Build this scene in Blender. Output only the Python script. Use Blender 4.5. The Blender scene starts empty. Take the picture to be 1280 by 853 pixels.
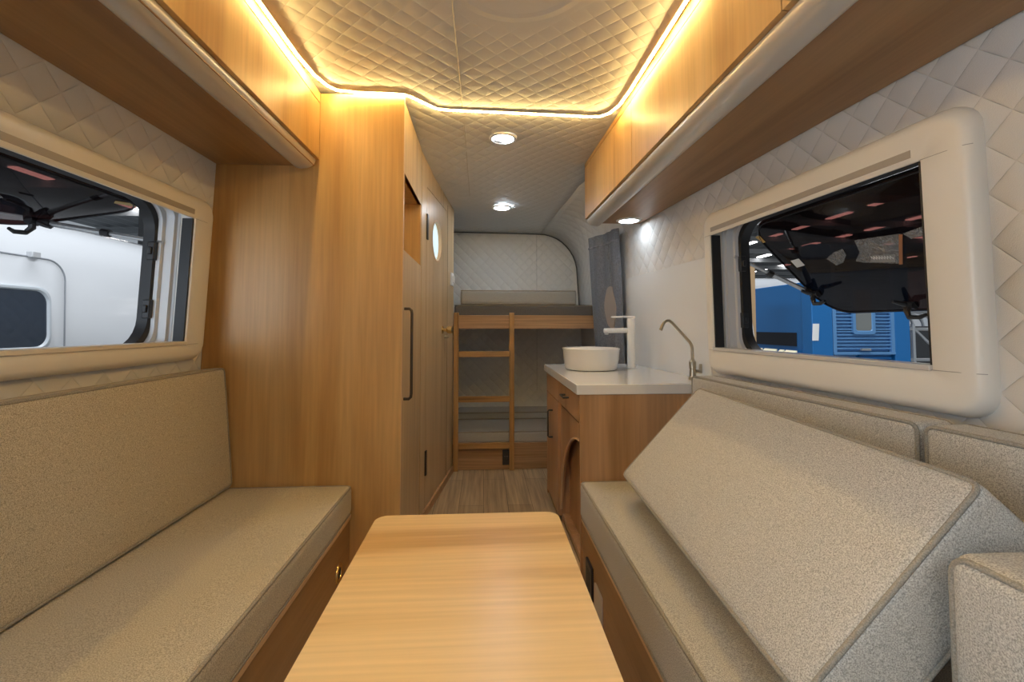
import bpy, bmesh, math, random
from mathutils import Vector, Matrix
random.seed(7)
R = math.radians
scene = bpy.context.scene
col = scene.collection

# ------------------------------------------------------------------ helpers
class MB:
    def __init__(s): s.v = []; s.f = []
    def add(s, vs, fs):
        n = len(s.v); s.v += [tuple(v) for v in vs]; s.f += [tuple(i + n for i in f) for f in fs]; return s
    def box(s, x0, x1, y0, y1, z0, z1):
        x0, x1 = sorted((x0, x1)); y0, y1 = sorted((y0, y1)); z0, z1 = sorted((z0, z1))
        return s.add([(x0,y0,z0),(x1,y0,z0),(x1,y1,z0),(x0,y1,z0),(x0,y0,z1),(x1,y0,z1),(x1,y1,z1),(x0,y1,z1)],
                     [(0,3,2,1),(4,5,6,7),(0,1,5,4),(1,2,6,5),(2,3,7,6),(3,0,4,7)])
    def hexa(s, p):            # 8 points: bottom 4 (ccw), top 4
        return s.add(p, [(0,3,2,1),(4,5,6,7),(0,1,5,4),(1,2,6,5),(2,3,7,6),(3,0,4,7)])
    def loft(s, loops, closed=True, cap0=False, cap1=False):
        n = len(loops[0]); vs = [p for l in loops for p in l]; fs = []
        for k in range(len(loops)-1):
            for i in range(n if closed else n-1):
                j = (i+1) % n
                fs.append((k*n+i, k*n+j, (k+1)*n+j, (k+1)*n+i))
        if cap0: fs.append(tuple(range(n))[::-1])
        if cap1: fs.append(tuple((len(loops)-1)*n+i for i in range(n)))
        return s.add(vs, fs)
    def tube(s, pts, r, closed=False, n=8, caps=True):
        pts = [Vector(p) for p in pts]; m = len(pts); loops = []
        rs = r if isinstance(r, (list, tuple)) else [r]*m
        up = None
        for i in range(m):
            if closed: t = pts[(i+1) % m] - pts[i-1]
            else: t = pts[min(i+1, m-1)] - pts[max(i-1, 0)]
            t.normalize()
            if up is None:
                a = Vector((0,0,1)) if abs(t.z) < .9 else Vector((1,0,0))
                up = (a - t*a.dot(t)).normalized()
            else: up = (up - t*up.dot(t)).normalized()
            b = t.cross(up)
            loops.append([pts[i] + (up*math.cos(2*math.pi*k/n) + b*math.sin(2*math.pi*k/n))*rs[i] for k in range(n)])
        if closed:
            # align the last loop with the first
            loops.append(loops[0]); return s.loft(loops)
        return s.loft(loops, True, caps, caps)
    def lathe(s, prof, c, n=40, axis='z', cap0=False, cap1=False):
        loops = []
        for r, h in prof:
            l = []
            for k in range(n):
                a = 2*math.pi*k/n; u, v = r*math.cos(a), r*math.sin(a)
                l.append({'z': (c[0]+u, c[1]+v, c[2]+h), 'x': (c[0]+h, c[1]+u, c[2]+v), 'y': (c[0]+v, c[1]+h, c[2]+u)}[axis])
            loops.append(l)
        return s.loft(loops, True, cap0, cap1)
    def prism(s, poly, fn0, fn1):     # polygon (2D) mapped by two functions to two caps
        n = len(poly)
        vs = [fn0(*p) for p in poly] + [fn1(*p) for p in poly]
        fs = [tuple(range(n))[::-1], tuple(range(n, 2*n))] + [(i, (i+1) % n, n+(i+1) % n, n+i) for i in range(n)]
        return s.add(vs, fs)
    def build(s, name, mat, parent=None, bevel=0, seg=2, smooth=True, ang=35, weld=False):
        me = bpy.data.meshes.new(name)
        off = Vector((0,0,0))
        p = parent
        while p is not None: off += p.location; p = p.parent
        me.from_pydata([Vector(v) - off for v in s.v], [], s.f)
        bm = bmesh.new(); bm.from_mesh(me)
        if weld: bmesh.ops.remove_doubles(bm, verts=bm.verts, dist=1e-5)
        bmesh.ops.recalc_face_normals(bm, faces=bm.faces)
        bm.to_mesh(me); bm.free()
        me.materials.append(mat)
        if smooth:
            me.shade_smooth(); me.set_sharp_from_angle(angle=R(ang))
        o = bpy.data.objects.new(name, me); col.objects.link(o)
        if parent is not None: o.parent = parent
        if bevel:
            md = o.modifiers.new('bevel', 'BEVEL'); md.width = bevel; md.segments = seg; md.limit_method = 'ANGLE'; md.angle_limit = R(40)
            md.harden_normals = False
        return o

def tag(o, label=None, cat=None, group=None, kind=None):
    if label: o['label'] = label
    if cat: o['category'] = cat
    if group: o['group'] = group
    if kind: o['kind'] = kind
    return o
def thing(name, loc, label, cat, group=None, kind=None):
    o = bpy.data.objects.new(name, None); o.empty_display_size = .05
    o.location = loc; col.objects.link(o)
    return tag(o, label, cat, group, kind)

def copy_thing(o, loc, label=None):
    c = o.copy(); col.objects.link(c); c.location = loc
    if label: c['label'] = label
    for ch in [x for x in bpy.data.objects if x.parent is o]:
        d = ch.copy(); col.objects.link(d); d.parent = c
        for g in [x for x in bpy.data.objects if x.parent is ch]:
            e = g.copy(); col.objects.link(e); e.parent = d
    return c

def rr(u0, u1, v0, v1, r, n=6):
    out = []
    for (cu, cv, a0) in ((u1-r, v1-r, 0), (u0+r, v1-r, 90), (u0+r, v0+r, 180), (u1-r, v0+r, 270)):
        for k in range(n+1):
            a = R(a0 + 90*k/n); out.append((cu + r*math.cos(a), cv + r*math.sin(a)))
    return out

# ------------------------------------------------------------------ materials
def newmat(name):
    m = bpy.data.materials.new(name); m.use_nodes = True
    nt = m.node_tree; b = nt.nodes['Principled BSDF']
    return m, nt, b
def N(nt, t, **k):
    n = nt.nodes.new(t)
    for a, v in k.items(): setattr(n, a, v)
    return n
def M(nt, op, a, b=None):
    n = N(nt, 'ShaderNodeMath', operation=op)
    for i, x in enumerate((a, b)):
        if x is None: continue
        if isinstance(x, (int, float)): n.inputs[i].default_value = x
        else: nt.links.new(x, n.inputs[i])
    return n.outputs[0]
def plain(name, c, rough=.5, metal=0, spec=.5, coat=0):
    m, nt, b = newmat(name)
    b.inputs['Base Color'].default_value = (*c, 1); b.inputs['Roughness'].default_value = rough
    b.inputs['Metallic'].default_value = metal; b.inputs['Specular IOR Level'].default_value = spec
    b.inputs['Coat Weight'].default_value = coat; b.inputs['Coat Roughness'].default_value = .08
    return m
def emit(name, c, s):
    m, nt, b = newmat(name)
    b.inputs['Base Color'].default_value = (*c, 1)
    b.inputs['Emission Color'].default_value = (*c, 1); b.inputs['Emission Strength'].default_value = s
    return m

def wood(name, light, mid, dark, axis='z', rough=.38, freq=7.0, streak=.35, knots=True, coat=0.0):
    m, nt, b = newmat(name); L = nt.links.new
    tc = N(nt, 'ShaderNodeTexCoord')
    def mp(long, cross):
        n = N(nt, 'ShaderNodeMapping'); L(tc.outputs['Object'], n.inputs['Vector'])
        sc = [cross]*3; sc['xyz'.index(axis)] = long; n.inputs['Scale'].default_value = sc; return n.outputs[0]
    n1 = N(nt, 'ShaderNodeTexNoise'); L(mp(.55, freq), n1.inputs['Vector'])
    n1.inputs['Scale'].default_value = 1; n1.inputs['Detail'].default_value = 4; n1.inputs['Distortion'].default_value = .5
    r1 = N(nt, 'ShaderNodeValToRGB'); L(n1.outputs['Fac'], r1.inputs[0])
    e = r1.color_ramp.elements; e[0].position = .33; e[0].color = (*dark, 1); e[1].position = .66; e[1].color = (*light, 1)
    x = r1.color_ramp.elements.new(.44); x.color = (*mid, 1)
    n2 = N(nt, 'ShaderNodeTexNoise'); L(mp(2.5, freq*14), n2.inputs['Vector']); n2.inputs['Scale'].default_value = 1; n2.inputs['Detail'].default_value = 3
    r2 = N(nt, 'ShaderNodeMapRange'); L(n2.outputs['Fac'], r2.inputs[0]); r2.inputs[1].default_value = .3; r2.inputs[2].default_value = .7
    r2.inputs[3].default_value = 1-streak; r2.inputs[4].default_value = 1+streak*.35
    mx = N(nt, 'ShaderNodeMix', data_type='RGBA', blend_type='MULTIPLY'); mx.inputs[0].default_value = 1
    L(r1.outputs[0], mx.inputs['A']); L(r2.outputs[0], mx.inputs['B'])
    L(mx.outputs['Result'], b.inputs['Base Color'])
    b.inputs['Roughness'].default_value = rough; b.inputs['Specular IOR Level'].default_value = .45
    b.inputs['Coat Weight'].default_value = coat; b.inputs['Coat Roughness'].default_value = .25
    bp = N(nt, 'ShaderNodeBump'); bp.inputs['Strength'].default_value = .06; bp.inputs['Distance'].default_value = .001
    L(n2.outputs['Fac'], bp.inputs['Height']); L(bp.outputs[0], b.inputs['Normal'])
    return m

def quilt(name, c, a1, a2, s=.105, depth=.007, rough=.62, flat=None):
    m, nt, b = newmat(name); L = nt.links.new
    tc = N(nt, 'ShaderNodeTexCoord'); sp = N(nt, 'ShaderNodeSeparateXYZ'); L(tc.outputs['Object'], sp.inputs[0])
    u = sp.outputs['XYZ'.index(a1)]; v = sp.outputs['XYZ'.index(a2)]
    p = M(nt, 'MULTIPLY', M(nt, 'ADD', u, v), math.pi/s); q = M(nt, 'MULTIPLY', M(nt, 'SUBTRACT', u, v), math.pi/s)
    h = M(nt, 'MULTIPLY', M(nt, 'ABSOLUTE', M(nt, 'SINE', p)), M(nt, 'ABSOLUTE', M(nt, 'SINE', q)))
    h = M(nt, 'POWER', h, .42)
    if flat:                    # smooth round patch without stitching and a pressed ring
        cx, cy, rp, rg = flat
        d = M(nt, 'SQRT', M(nt, 'ADD', M(nt, 'POWER', M(nt, 'SUBTRACT', u, cx), 2.0), M(nt, 'POWER', M(nt, 'SUBTRACT', v, cy), 2.0)))
        mr = N(nt, 'ShaderNodeMapRange', interpolation_type='SMOOTHSTEP'); L(d, mr.inputs[0])
        mr.inputs[1].default_value = rp-.05; mr.inputs[2].default_value = rp+.05; mr.inputs[3].default_value = .0; mr.inputs[4].default_value = 1.0
        h = M(nt, 'ADD', M(nt, 'MULTIPLY', h, mr.outputs[0]), M(nt, 'MULTIPLY', M(nt, 'SUBTRACT', 1.0, mr.outputs[0]), .85))
        ring = M(nt, 'SUBTRACT', 1.0, M(nt, 'MINIMUM', M(nt, 'MULTIPLY', M(nt, 'ABSOLUTE', M(nt, 'SUBTRACT', d, rg)), 45.0), 1.0))
        h = M(nt, 'ADD', h, M(nt, 'MULTIPLY', ring, .9))
    no = N(nt, 'ShaderNodeTexNoise'); no.inputs['Scale'].default_value = 420; no.inputs['Detail'].default_value = 2; L(tc.outputs['Object'], no.inputs['Vector'])
    h2 = M(nt, 'ADD', h, M(nt, 'MULTIPLY', no.outputs['Fac'], .10))
    bp = N(nt, 'ShaderNodeBump'); bp.inputs['Strength'].default_value = 1; bp.inputs['Distance'].default_value = depth
    L(h2, bp.inputs['Height']); L(bp.outputs[0], b.inputs['Normal'])
    b.inputs['Base Color'].default_value = (*c, 1); b.inputs['Roughness'].default_value = rough; b.inputs['Specular IOR Level'].default_value = .35
    return m

def fabric(name, c1, c2, scale=430, rough=.95):
    m, nt, b = newmat(name); L = nt.links.new
    tc = N(nt, 'ShaderNodeTexCoord')
    n = N(nt, 'ShaderNodeTexNoise'); n.inputs['Scale'].default_value = scale; n.inputs['Detail'].default_value = 3; n.inputs['Roughness'].default_value = .7
    L(tc.outputs['Object'], n.inputs['Vector'])
    r = N(nt, 'ShaderNodeValToRGB'); L(n.outputs['Fac'], r.inputs[0]); e = r.color_ramp.elements
    e[0].position = .36; e[0].color = (*c2, 1); e[1].position = .62; e[1].color = (*c1, 1)
    L(r.outputs[0], b.inputs['Base Color'])
    bp = N(nt, 'ShaderNodeBump'); bp.inputs['Strength'].default_value = .5; bp.inputs['Distance'].default_value = .0012
    L(n.outputs['Fac'], bp.inputs['Height']); L(bp.outputs[0], b.inputs['Normal'])
    b.inputs['Roughness'].default_value = rough; b.inputs['Specular IOR Level'].default_value = .15
    b.inputs['Sheen Weight'].default_value = .15
    return m

def tinted(name, c, t, rough=.03):
    m, nt, b = newmat(name); L = nt.links.new
    out = nt.nodes['Material Output']
    tr = N(nt, 'ShaderNodeBsdfTransparent'); tr.inputs[0].default_value = (*t, 1)
    b.inputs['Base Color'].default_value = (*c, 1); b.inputs['Roughness'].default_value = rough
    mx = N(nt, 'ShaderNodeMixShader'); mx.inputs[0].default_value = .40
    L(tr.outputs[0], mx.inputs[1]); L(b.outputs[0], mx.inputs[2]); L(mx.outputs[0], out.inputs[0])
    return m

HL, HM, HD = (.67,.43,.185), (.58,.345,.13), (.46,.25,.085)
W_V = wood('honey_wood_upright', HL, HM, HD, 'z', freq=5, streak=.13)
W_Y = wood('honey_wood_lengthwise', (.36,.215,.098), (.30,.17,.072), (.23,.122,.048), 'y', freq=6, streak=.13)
W_T = wood('table_wood', (.86,.63,.335), (.80,.56,.275), (.60,.37,.155), 'x', rough=.34, freq=6.5, streak=.10, coat=.1)
W_S = wood('side_wood', (.60,.44,.255), (.53,.375,.205), (.43,.295,.155), 'z', freq=16, streak=.18, rough=.34)
W_C = wood('counter_wood', (.54,.32,.17), (.47,.265,.125), (.39,.21,.09), 'z', freq=5, streak=.15)
W_O = wood('oak_ladder', (.56,.33,.13), (.45,.25,.085), (.28,.14,.04), 'z', freq=22)
W_OX = wood('oak_rung', (.56,.33,.13), (.45,.25,.085), (.26,.13,.04), 'x', freq=22)
W_X = wood('bunk_wood', (.52,.32,.17), (.45,.265,.13), (.36,.20,.09), 'x', freq=14)
EDGE = plain('light_edge_band', (.62,.42,.24), .4)
QC = quilt('quilted_ceiling', (.66,.65,.625), 'X', 'Y', s=.092, depth=.0030, flat=(.10, 1.27, .30, .22))
QW = quilt('quilted_wall', (.68,.665,.64), 'Y', 'Z', s=.112, depth=.0046)
QB = quilt('quilted_back', (.74,.73,.70), 'X', 'Z', s=.095, depth=.006)
FAB = fabric('beige_melange', (.66,.60,.475), (.28,.245,.185))
FABR = fabric('grey_beige_melange', (.66,.635,.575), (.27,.255,.228))
FABP = fabric('piping_fabric', (.38,.35,.295), (.22,.20,.165))
FABG = fabric('light_grey_mattress', (.40,.405,.39), (.28,.28,.27), 420)
FABD = fabric('dark_grey_mattress', (.16,.155,.15), (.10,.095,.09), 420)
FABL = fabric('lower_mattress', (.50,.49,.46), (.36,.35,.33), 420)
CREAM = plain('cream_plastic', (.77,.73,.66), .33, spec=.4)
CREAM2 = plain('satin_valance', (.66,.62,.56), .36, .45, .5)
GREYP = plain('grey_jamb_plastic', (.60,.61,.63), .35)
BLACK = plain('black_rubber', (.015,.015,.017), .5)
BLACKP = plain('black_plastic', (.02,.02,.022), .35)
GROOVE = plain('grey_groove', (.36,.33,.29), .5)
ALU = plain('grey_tube', (.55,.56,.57), .3, .7)
BRASS = plain('brass', (.80,.58,.26), .22, 1)
BRONZE = plain('brushed_bronze', (.50,.44,.34), .28, 1)
DKMETAL = plain('dark_bronze_handle', (.10,.085,.07), .38, .8)
WHITE = plain('white_ceramic', (.86,.86,.85), .12, coat=.5)
WHITEP = plain('white_plastic', (.84,.84,.84), .3)
QUARTZ = plain('white_quartz', (.80,.78,.76), .12, coat=.3)
SPLASH = plain('white_gloss_panel', (.80,.81,.81), .14, coat=.3)
LEDM = emit('warm_led', (1.0,.69,.25), 120)
LEDT = plain('led_tape', (.85,.78,.6), .5)
LAMP = emit('cool_lamp', (.78,.89,1.0), 105)
LAMP2 = emit('cool_cabinet_lamp', (.80,.90,1.0), 30)
FROST = emit('lit_frosted_porthole', (.62,.82,.92), .75)
CURT = fabric('slate_curtain', (.19,.205,.235), (.12,.13,.155), 90)
CURTH = fabric('curtain_hem', (.27,.285,.31), (.14,.15,.17), 60)
TAN = plain('tan_patch', (.36,.31,.27), .7)
FLAP = tinted('smoked_acrylic', (.010,.012,.016), (.27,.165,.155))
def film():
    m, nt, b = newmat('crinkled_clear_film'); L = nt.links.new
    tr = N(nt, 'ShaderNodeBsdfTransparent'); mx = N(nt, 'ShaderNodeMixShader')
    n = N(nt, 'ShaderNodeTexNoise'); n.inputs['Scale'].default_value = 26; n.inputs['Detail'].default_value = 3; n.inputs['Distortion'].default_value = 3.5
    tc = N(nt, 'ShaderNodeTexCoord'); L(tc.outputs['Object'], n.inputs['Vector'])
    r = N(nt, 'ShaderNodeMapRange'); L(n.outputs['Fac'], r.inputs[0]); r.inputs[1].default_value = .35; r.inputs[2].default_value = .75; r.inputs[3].default_value = .18; r.inputs[4].default_value = .55
    b.inputs['Base Color'].default_value = (.45,.44,.43,1); b.inputs['Roughness'].default_value = .3
    L(r.outputs[0], mx.inputs[0]); L(tr.outputs[0], mx.inputs[1]); L(b.outputs[0], mx.inputs[2]); L(mx.outputs[0], nt.nodes['Material Output'].inputs[0])
    return m
FILM = film()
PAPER = plain('white_paper', (.80,.80,.78), .7)
# floor planks
def planks():
    m, nt, b = newmat('floor_planks'); L = nt.links.new
    tc = N(nt, 'ShaderNodeTexCoord'); mp = N(nt, 'ShaderNodeMapping'); mp.inputs['Rotation'].default_value = (0,0,R(90)); L(tc.outputs['Object'], mp.inputs[0])
    br = N(nt, 'ShaderNodeTexBrick'); L(mp.outputs[0], br.inputs['Vector'])
    br.inputs['Scale'].default_value = 1; br.inputs['Brick Width'].default_value = .95; br.inputs['Row Height'].default_value = .15
    br.inputs['Mortar Size'].default_value = .0015; br.inputs['Color1'].default_value = (.52,.38,.22,1); br.inputs['Color2'].default_value = (.40,.28,.155,1)
    br.inputs['Mortar'].default_value = (.10,.06,.03,1)
    m2 = N(nt, 'ShaderNodeMapping'); m2.inputs['Scale'].default_value = (55, 2.2, 1); L(tc.outputs['Object'], m2.inputs[0])
    n = N(nt, 'ShaderNodeTexNoise'); n.inputs['Scale'].default_value = 1; n.inputs['Detail'].default_value = 5; L(m2.outputs[0], n.inputs['Vector'])
    r = N(nt, 'ShaderNodeMapRange'); L(n.outputs['Fac'], r.inputs[0]); r.inputs[1].default_value = .3; r.inputs[2].default_value = .7; r.inputs[3].default_value = .62; r.inputs[4].default_value = 1.15
    mx = N(nt, 'ShaderNodeMix', data_type='RGBA', blend_type='MULTIPLY'); mx.inputs[0].default_value = 1
    L(br.outputs['Color'], mx.inputs['A']); L(r.outputs[0], mx.inputs['B']); L(mx.outputs['Result'], b.inputs['Base Color'])
    b.inputs['Roughness'].default_value = .4
    return m
FLOORM = planks()

# ------------------------------------------------------------------ shell
def zc(x, y):                       # ceiling height
    st = [(-1.0,2.14,0),(2.2,2.14,.0),(2.6,2.125,.05),(2.9,2.10,.11),(3.45,2.035,.06),(4.3,1.987,-.014),(4.6,1.98,0)]
    for (a, b) in zip(st, st[1:]):
        if y <= b[0]:
            t = (y-a[0])/(b[0]-a[0]); return a[1]+(b[1]-a[1])*t + (a[2]+(b[2]-a[2])*t)*(x-.15)
    return st[-1][1]
def interp(st, y):
    if y <= st[0][0]: return st[0][1]
    for a, b in zip(st, st[1:]):
        if y <= b[0]: return a[1]+(b[1]-a[1])*(y-a[0])/(b[0]-a[0])
    return st[-1][1]
def wr(y, z):                       # right wall inner face
    w = 1.2-.06*y if y <= 3.05 else interp([(3.05,1.017),(3.6,.955),(4.3,.915)], y)
    l = interp([(2.6,.02),(3.1,.04),(4.3,.06)], y)
    return w - l*(z-1.2)
def wl(y, z): return -1.15 - .047*(1.79-z)
YB, YE = -.75, 4.3

def frange(a, b, n): return [a+(b-a)*i/n for i in range(n+1)]
fl = MB().box(-1.25, 1.26, YB, YE+.02, -.06, 0); tag(fl.build('floor', FLOORM), 'brown wood plank floor of the aisle', 'floor', kind='structure')

def thicken(o, inward, th=.03):
    # solid wall: the modelled face stays the inner face
    me = o.data; n = Vector((0,0,0))
    for p in me.polygons: n += p.normal*p.area
    if n.dot(Vector(inward)) < 0: me.flip_normals()
    sd = o.modifiers.new('thick', 'SOLIDIFY'); sd.thickness = th; sd.offset = -1
def wall_side(fn, side, hole, ystations, a_b):
    mb = MB(); rows = []
    zs = sorted(set([0,.3,.6, hole[2], hole[3], 1.25]))
    for y in ystations:
        a, b = interp(a_b[0], y), interp(a_b[1], y)
        xr0 = fn(y, 1.5)
        zt = zc(xr0 - side*a, y)
        col_ = [(fn(y, z), y, z) for z in zs]
        z1 = max(zt-b, hole[3]+.02) ; bb = zt - z1
        xs = fn(y, z1)
        for k in range(0, 11):
            t = R(90*k/10); col_.append((xs - side*a*(1-math.cos(t)), y, z1 + bb*math.sin(t)))
        rows.append(col_)
    n = len(rows[0]); vs = [p for r in rows for p in r]; fs = []
    hz0, hz1 = zs.index(hole[2]), zs.index(hole[3])
    for i in range(len(rows)-1):
        for j in range(n-1):
            if ystations[i] >= hole[0]-1e-6 and ystations[i+1] <= hole[1]+1e-6 and hz0 <= j < hz1: continue
            fs.append((i*n+j, (i+1)*n+j, (i+1)*n+j+1, i*n+j+1))
    mb.add(vs, fs); return mb, rows
RH = (1.03, 2.05, .96, 1.585); LH = (.84, 1.865, .99, 1.59)
ysR = sorted(set([YB, -.3, .4, RH[0], RH[1], 1.4, 1.7, 2.4, 2.7, 2.9, 3.05, 3.2, 3.4, 3.6, 3.8, 4.05, YE]))
mb, rowsR = wall_side(wr, 1, RH, ysR, ([(2.8,.16),(3.2,.30),(4.3,.36)], [(2.8,.14),(3.2,.38),(4.3,.50)]))
o = mb.build('wall_right', QW, ang=60); tag(o, 'quilted off-white wall with the window behind the loose cushion', 'wall', kind='structure')
thicken(o, (-1,0,0))
ysL = sorted(set([.0, .4, LH[0], LH[1], 1.3, 2.1, 3.0, YE]))
mb, rowsL = wall_side(wl, -1, LH, ysL, ([(0,.12)], [(0,.12)]))
o = mb.build('wall_left', QW, ang=60); tag(o, 'quilted off-white wall above the long beige bench', 'wall', kind='structure')
thicken(o, (1,0,0))
# ceiling spans between the two wall tops
mb = MB(); ys = ysR; loops = []
for y, r in zip(ysR, rowsR):
    xr = r[-1][0]; xl = wl(y, 2.0)+.12
    loops.append([(xl+(xr-xl)*k/24, y, zc(xl+(xr-xl)*k/24, y)) for k in range(25)])
mb.loft(loops, closed=False)
o = mb.build('ceiling', QC, ang=60); thicken(o, (0,0,-1)); tag(o, 'quilted padded ceiling over the whole cabin', 'ceiling', kind='structure')
tag(MB().tube([(-.105, y, zc(-.105, y)-.001) for y in frange(YB, 3.25, 30)], .0022, n=6).build('seam', plain('seam_thread', (.55,.52,.47), .7), o))
# back wall follows the last section
mb = MB(); sec = [(p[0], YE, p[2]) for p in rowsR[-1]] + [(x, YE, zc(x, YE)) for x in frange(rowsR[-1][-1][0]-.05, -1.0, 12)] + [(-1.2, YE, 1.9), (-1.22, YE, 0)]
mb.add(sec, [tuple(range(len(sec)))])
o = mb.build('wall_back', QB, smooth=False); tag(o, 'quilted grey-white wall behind the bunk beds', 'wall', kind='structure')
thicken(o, (0,-1,0))
edge = MB().tube([(p[0]-.004, YE-.004, p[2]-.003) for p in sec if p[2] > 1.0 and p[0] > -.6], .0045, n=6)
tag(edge.build('trim_1', plain('dark_joint', (.12,.12,.12), .7)), 'dark joint line where the back wall meets the ceiling', 'trim', kind='structure')
tag(MB().tube([(.50, YE-.003, z) for z in (.5, 1.2, 1.97)], .0015, n=5).build('trim_2', plain('wall_joint', (.40,.40,.40), .7)), 'thin upright joint line in the quilted back wall', 'trim', kind='structure')

# ------------------------------------------------------------------ windows
def window(side, name, label, y0, y1, z0, z1, o_, flap_deg, flap_len):
    fn = wl if side < 0 else wr
    def P(u, v, d): return (fn(u, v) - side*d, u, v)     # d: into the room
    root = thing(name, P((y0+y1)/2, z0, 0), label, 'window', kind='structure')
    oy0, oy1, oz0, oz1 = o_
    def ring(spec): return [[P(u, v, d) for u, v in rr(a, b, c, e, r)] for (a, b, c, e, r, d) in spec]
    mb = MB().loft(ring([(oy0,oy1,oz0,oz1,.065,-.01),(oy0,oy1,oz0,oz1,.065,.012),(oy0+.004,oy1-.004,oz0+.004,oz1-.004,.063,.024),(oy0+.014,oy1-.014,oz0+.014,oz1-.014,.055,.034),(oy0+.022,oy1-.022,oz0+.022,oz1-.022,.048,.0372),(oy0+.03,oy1-.03,oz0+.03,oz1-.03,.04,.038),(oy0+.036,oy1-.036,oz0+.036,oz1-.036,.036,.0381),
        (y0-.004,y1+.004,z0-.004,z1+.004,.003,.038),(y0,y1,z0,z1,.003,.034),(y0,y1,z0,z1+.018,.003,-.02)]))
    mb.build('frame', CREAM, root, ang=50)
    # thin joints of the frame corners
    j = MB()
    for (u, w) in ((y0, oy0), (y1, oy1)):
        for v in (z0, z1): j.tube([P(u, v, .0383), P((u+w)/2, v, .0383), P(w+(.014 if w < u else -.014), v, .0345), P(w+(.004 if w < u else -.004), v, .0245)], .0009, n=5)
    j.build('frame_joint', GROOVE, root)
    # blind cassette groove on top, ledge at the bottom
    g = MB(); a = [(y0+.02, z1+.014), (y1-.012, z1+.014), (y1-.012, z1+.034), (y0+.02, z1+.034)]
    g.prism(a, lambda u, v: P(u, v, .036), lambda u, v: P(u, v, .0392)); g.build('blind_slot', GROOVE, root)
    g = MB(); a = [(y0, z0-.002), (y1, z0-.002), (y1, z0+.012), (y0, z0+.012)]
    g.prism(a, lambda u, v: P(u, v, -.02), lambda u, v: P(u, v, .043)); g.build('sill_strip', plain('pale_sill', (.70,.66,.58), .3) if side < 0 else plain('silver_sill', (.66,.65,.63), .25, .2), root, bevel=.002)
    g = MB()
    for u in (y0+.004, y1-.004): g.prism([(u-.004, z0), (u+.004, z0), (u+.004, z1), (u-.004, z1)], lambda u, v: P(u, v, -.008), lambda u, v: P(u, v, .031))
    g.build('blind_track', BLACK, root)
    # jamb steps, rubber seal
    D = .11
    mb = MB().loft(ring([(y0,y1,z0-.003,z1+.020,.004,-.018),(y0,y1,z0-.004,z1+.024,.004,-.03),(y0+.014,y1-.014,z0-.004,z1+.026,.03,-.032),(y0+.016,y1-.016,z0-.006,z1+.036,.04,-.062),(y0+.03,y1-.03,z0-.008,z1+.042,.07,-.064),(y0+.032,y1-.032,z0-.008,z1+.048,.08,-D),(oy0,oy1,oz0,oz1,.1,-D),(oy0,oy1,oz0,oz1,.1,-.03)]))
    mb.build('jamb', GREYP, root, ang=50)
    mb = MB().loft(ring([(y0+.031,y1-.031,z0-.010,z1+.046,.08,-.078),(y0+.042,y1-.042,z0-.006,z1+.042,.105,-.082),(y0+.042,y1-.042,z0-.006,z1+.042,.105,-D-.012),(y0+.026,y1-.026,z0-.014,z1+.056,.08,-D-.012)]))
    mb.build('rubber_seal', BLACK, root, ang=50)
    # flap hinged along the top, swung outwards
    ca, sa = math.cos(R(flap_deg)), math.sin(R(flap_deg))
    def F(u, s, t):                                       # s down the flap, t out of its outer face
        x, yy, z = P(u, z1+.038, -D-.012)
        return (x + side*(s*sa + t*ca), u, z - s*ca + t*sa)
    fy0, fy1 = y0+.02, y1-.018 if side > 0 else y1+.005
    def flo(i, t): return [F(u, v, t) for u, v in rr(fy0+i, fy1-i, .0+i, flap_len-i, .125-i*.5, 8)]
    mb = MB().loft([flo(.012, 0), flo(.002, .003), flo(0, .010), flo(.004, .018), flo(.02, .026)], True, True, True)
    flap = mb.build('flap', FLAP, root, ang=60)
    tag(flap, 'smoked window flap propped open')
    rim = MB().tube([F(u, v, -.001) for u, v in rr(fy0+.012, fy1-.012, .012, flap_len-.012, .118, 8)], .0025, closed=True, n=6); rim.build('rim', BLACK, flap)
    # handles on the flap
    def handle(u, s):
        h = MB()
        h.tube([F(u-.02, s, -.004), F(u+.02, s, -.004)], .016)
        h.tube([F(u-.002, s, 0), F(u-.002, s+.004, -.03), F(u-.012, s+.02, -.048), F(u-.06, s+.014, -.055), F(u-.085, s+.006, -.05)], [.012,.011,.009,.008,.006])
        h.tube([F(u+.004, s, -.002), F(u+.01, s-.03, -.022), F(u+.012, s-.05, -.034)], [.011,.009,.006])
        return h.build('handle', BLACKP, flap)
    handle(y1-.055, flap_len-.135)
    if side > 0: handle(1.60, flap_len-.04)
    # stay arm from jamb to flap
    A = Vector(P(y1-.026, z1-.10, -D+.05)); B = Vector(F(y1-.035, flap_len-.165, -.012))
    st = MB().tube([A, A.lerp(B, .55)], .0075); st = st.build('stay_arm', ALU, root)
    MB().tube([A.lerp(B, .50), A.lerp(B, 1)], .0105).build('sleeve', ALU, st)
    MB().tube([A.lerp(B, .46), A.lerp(B, .53)], .0145, n=10).build('collar', BLACKP, st)
    MB().tube([A.lerp(B, .96), A.lerp(B, 1.04)], .016, n=10).build('end_joint', BLACKP, st)
    # latches on the far jamb
    for v in (z1-.135, z0+.135):
        l = MB()
        def bx(u0, u1, v0, v1, d0, d1): l.prism([(u0,v0),(u1,v0),(u1,v1),(u0,v1)], lambda u, v: P(u, v, d0), lambda u, v: P(u, v, d1))
        bx(y1-.050, y1-.028, v-.035, v+.035, -.100, -.074); bx(y1-.058, y1-.045, v-.014, v+.014, -.094, -.080)
        l.build('latch', BLACKP, root, bevel=.003)
    return root, flap, F

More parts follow.
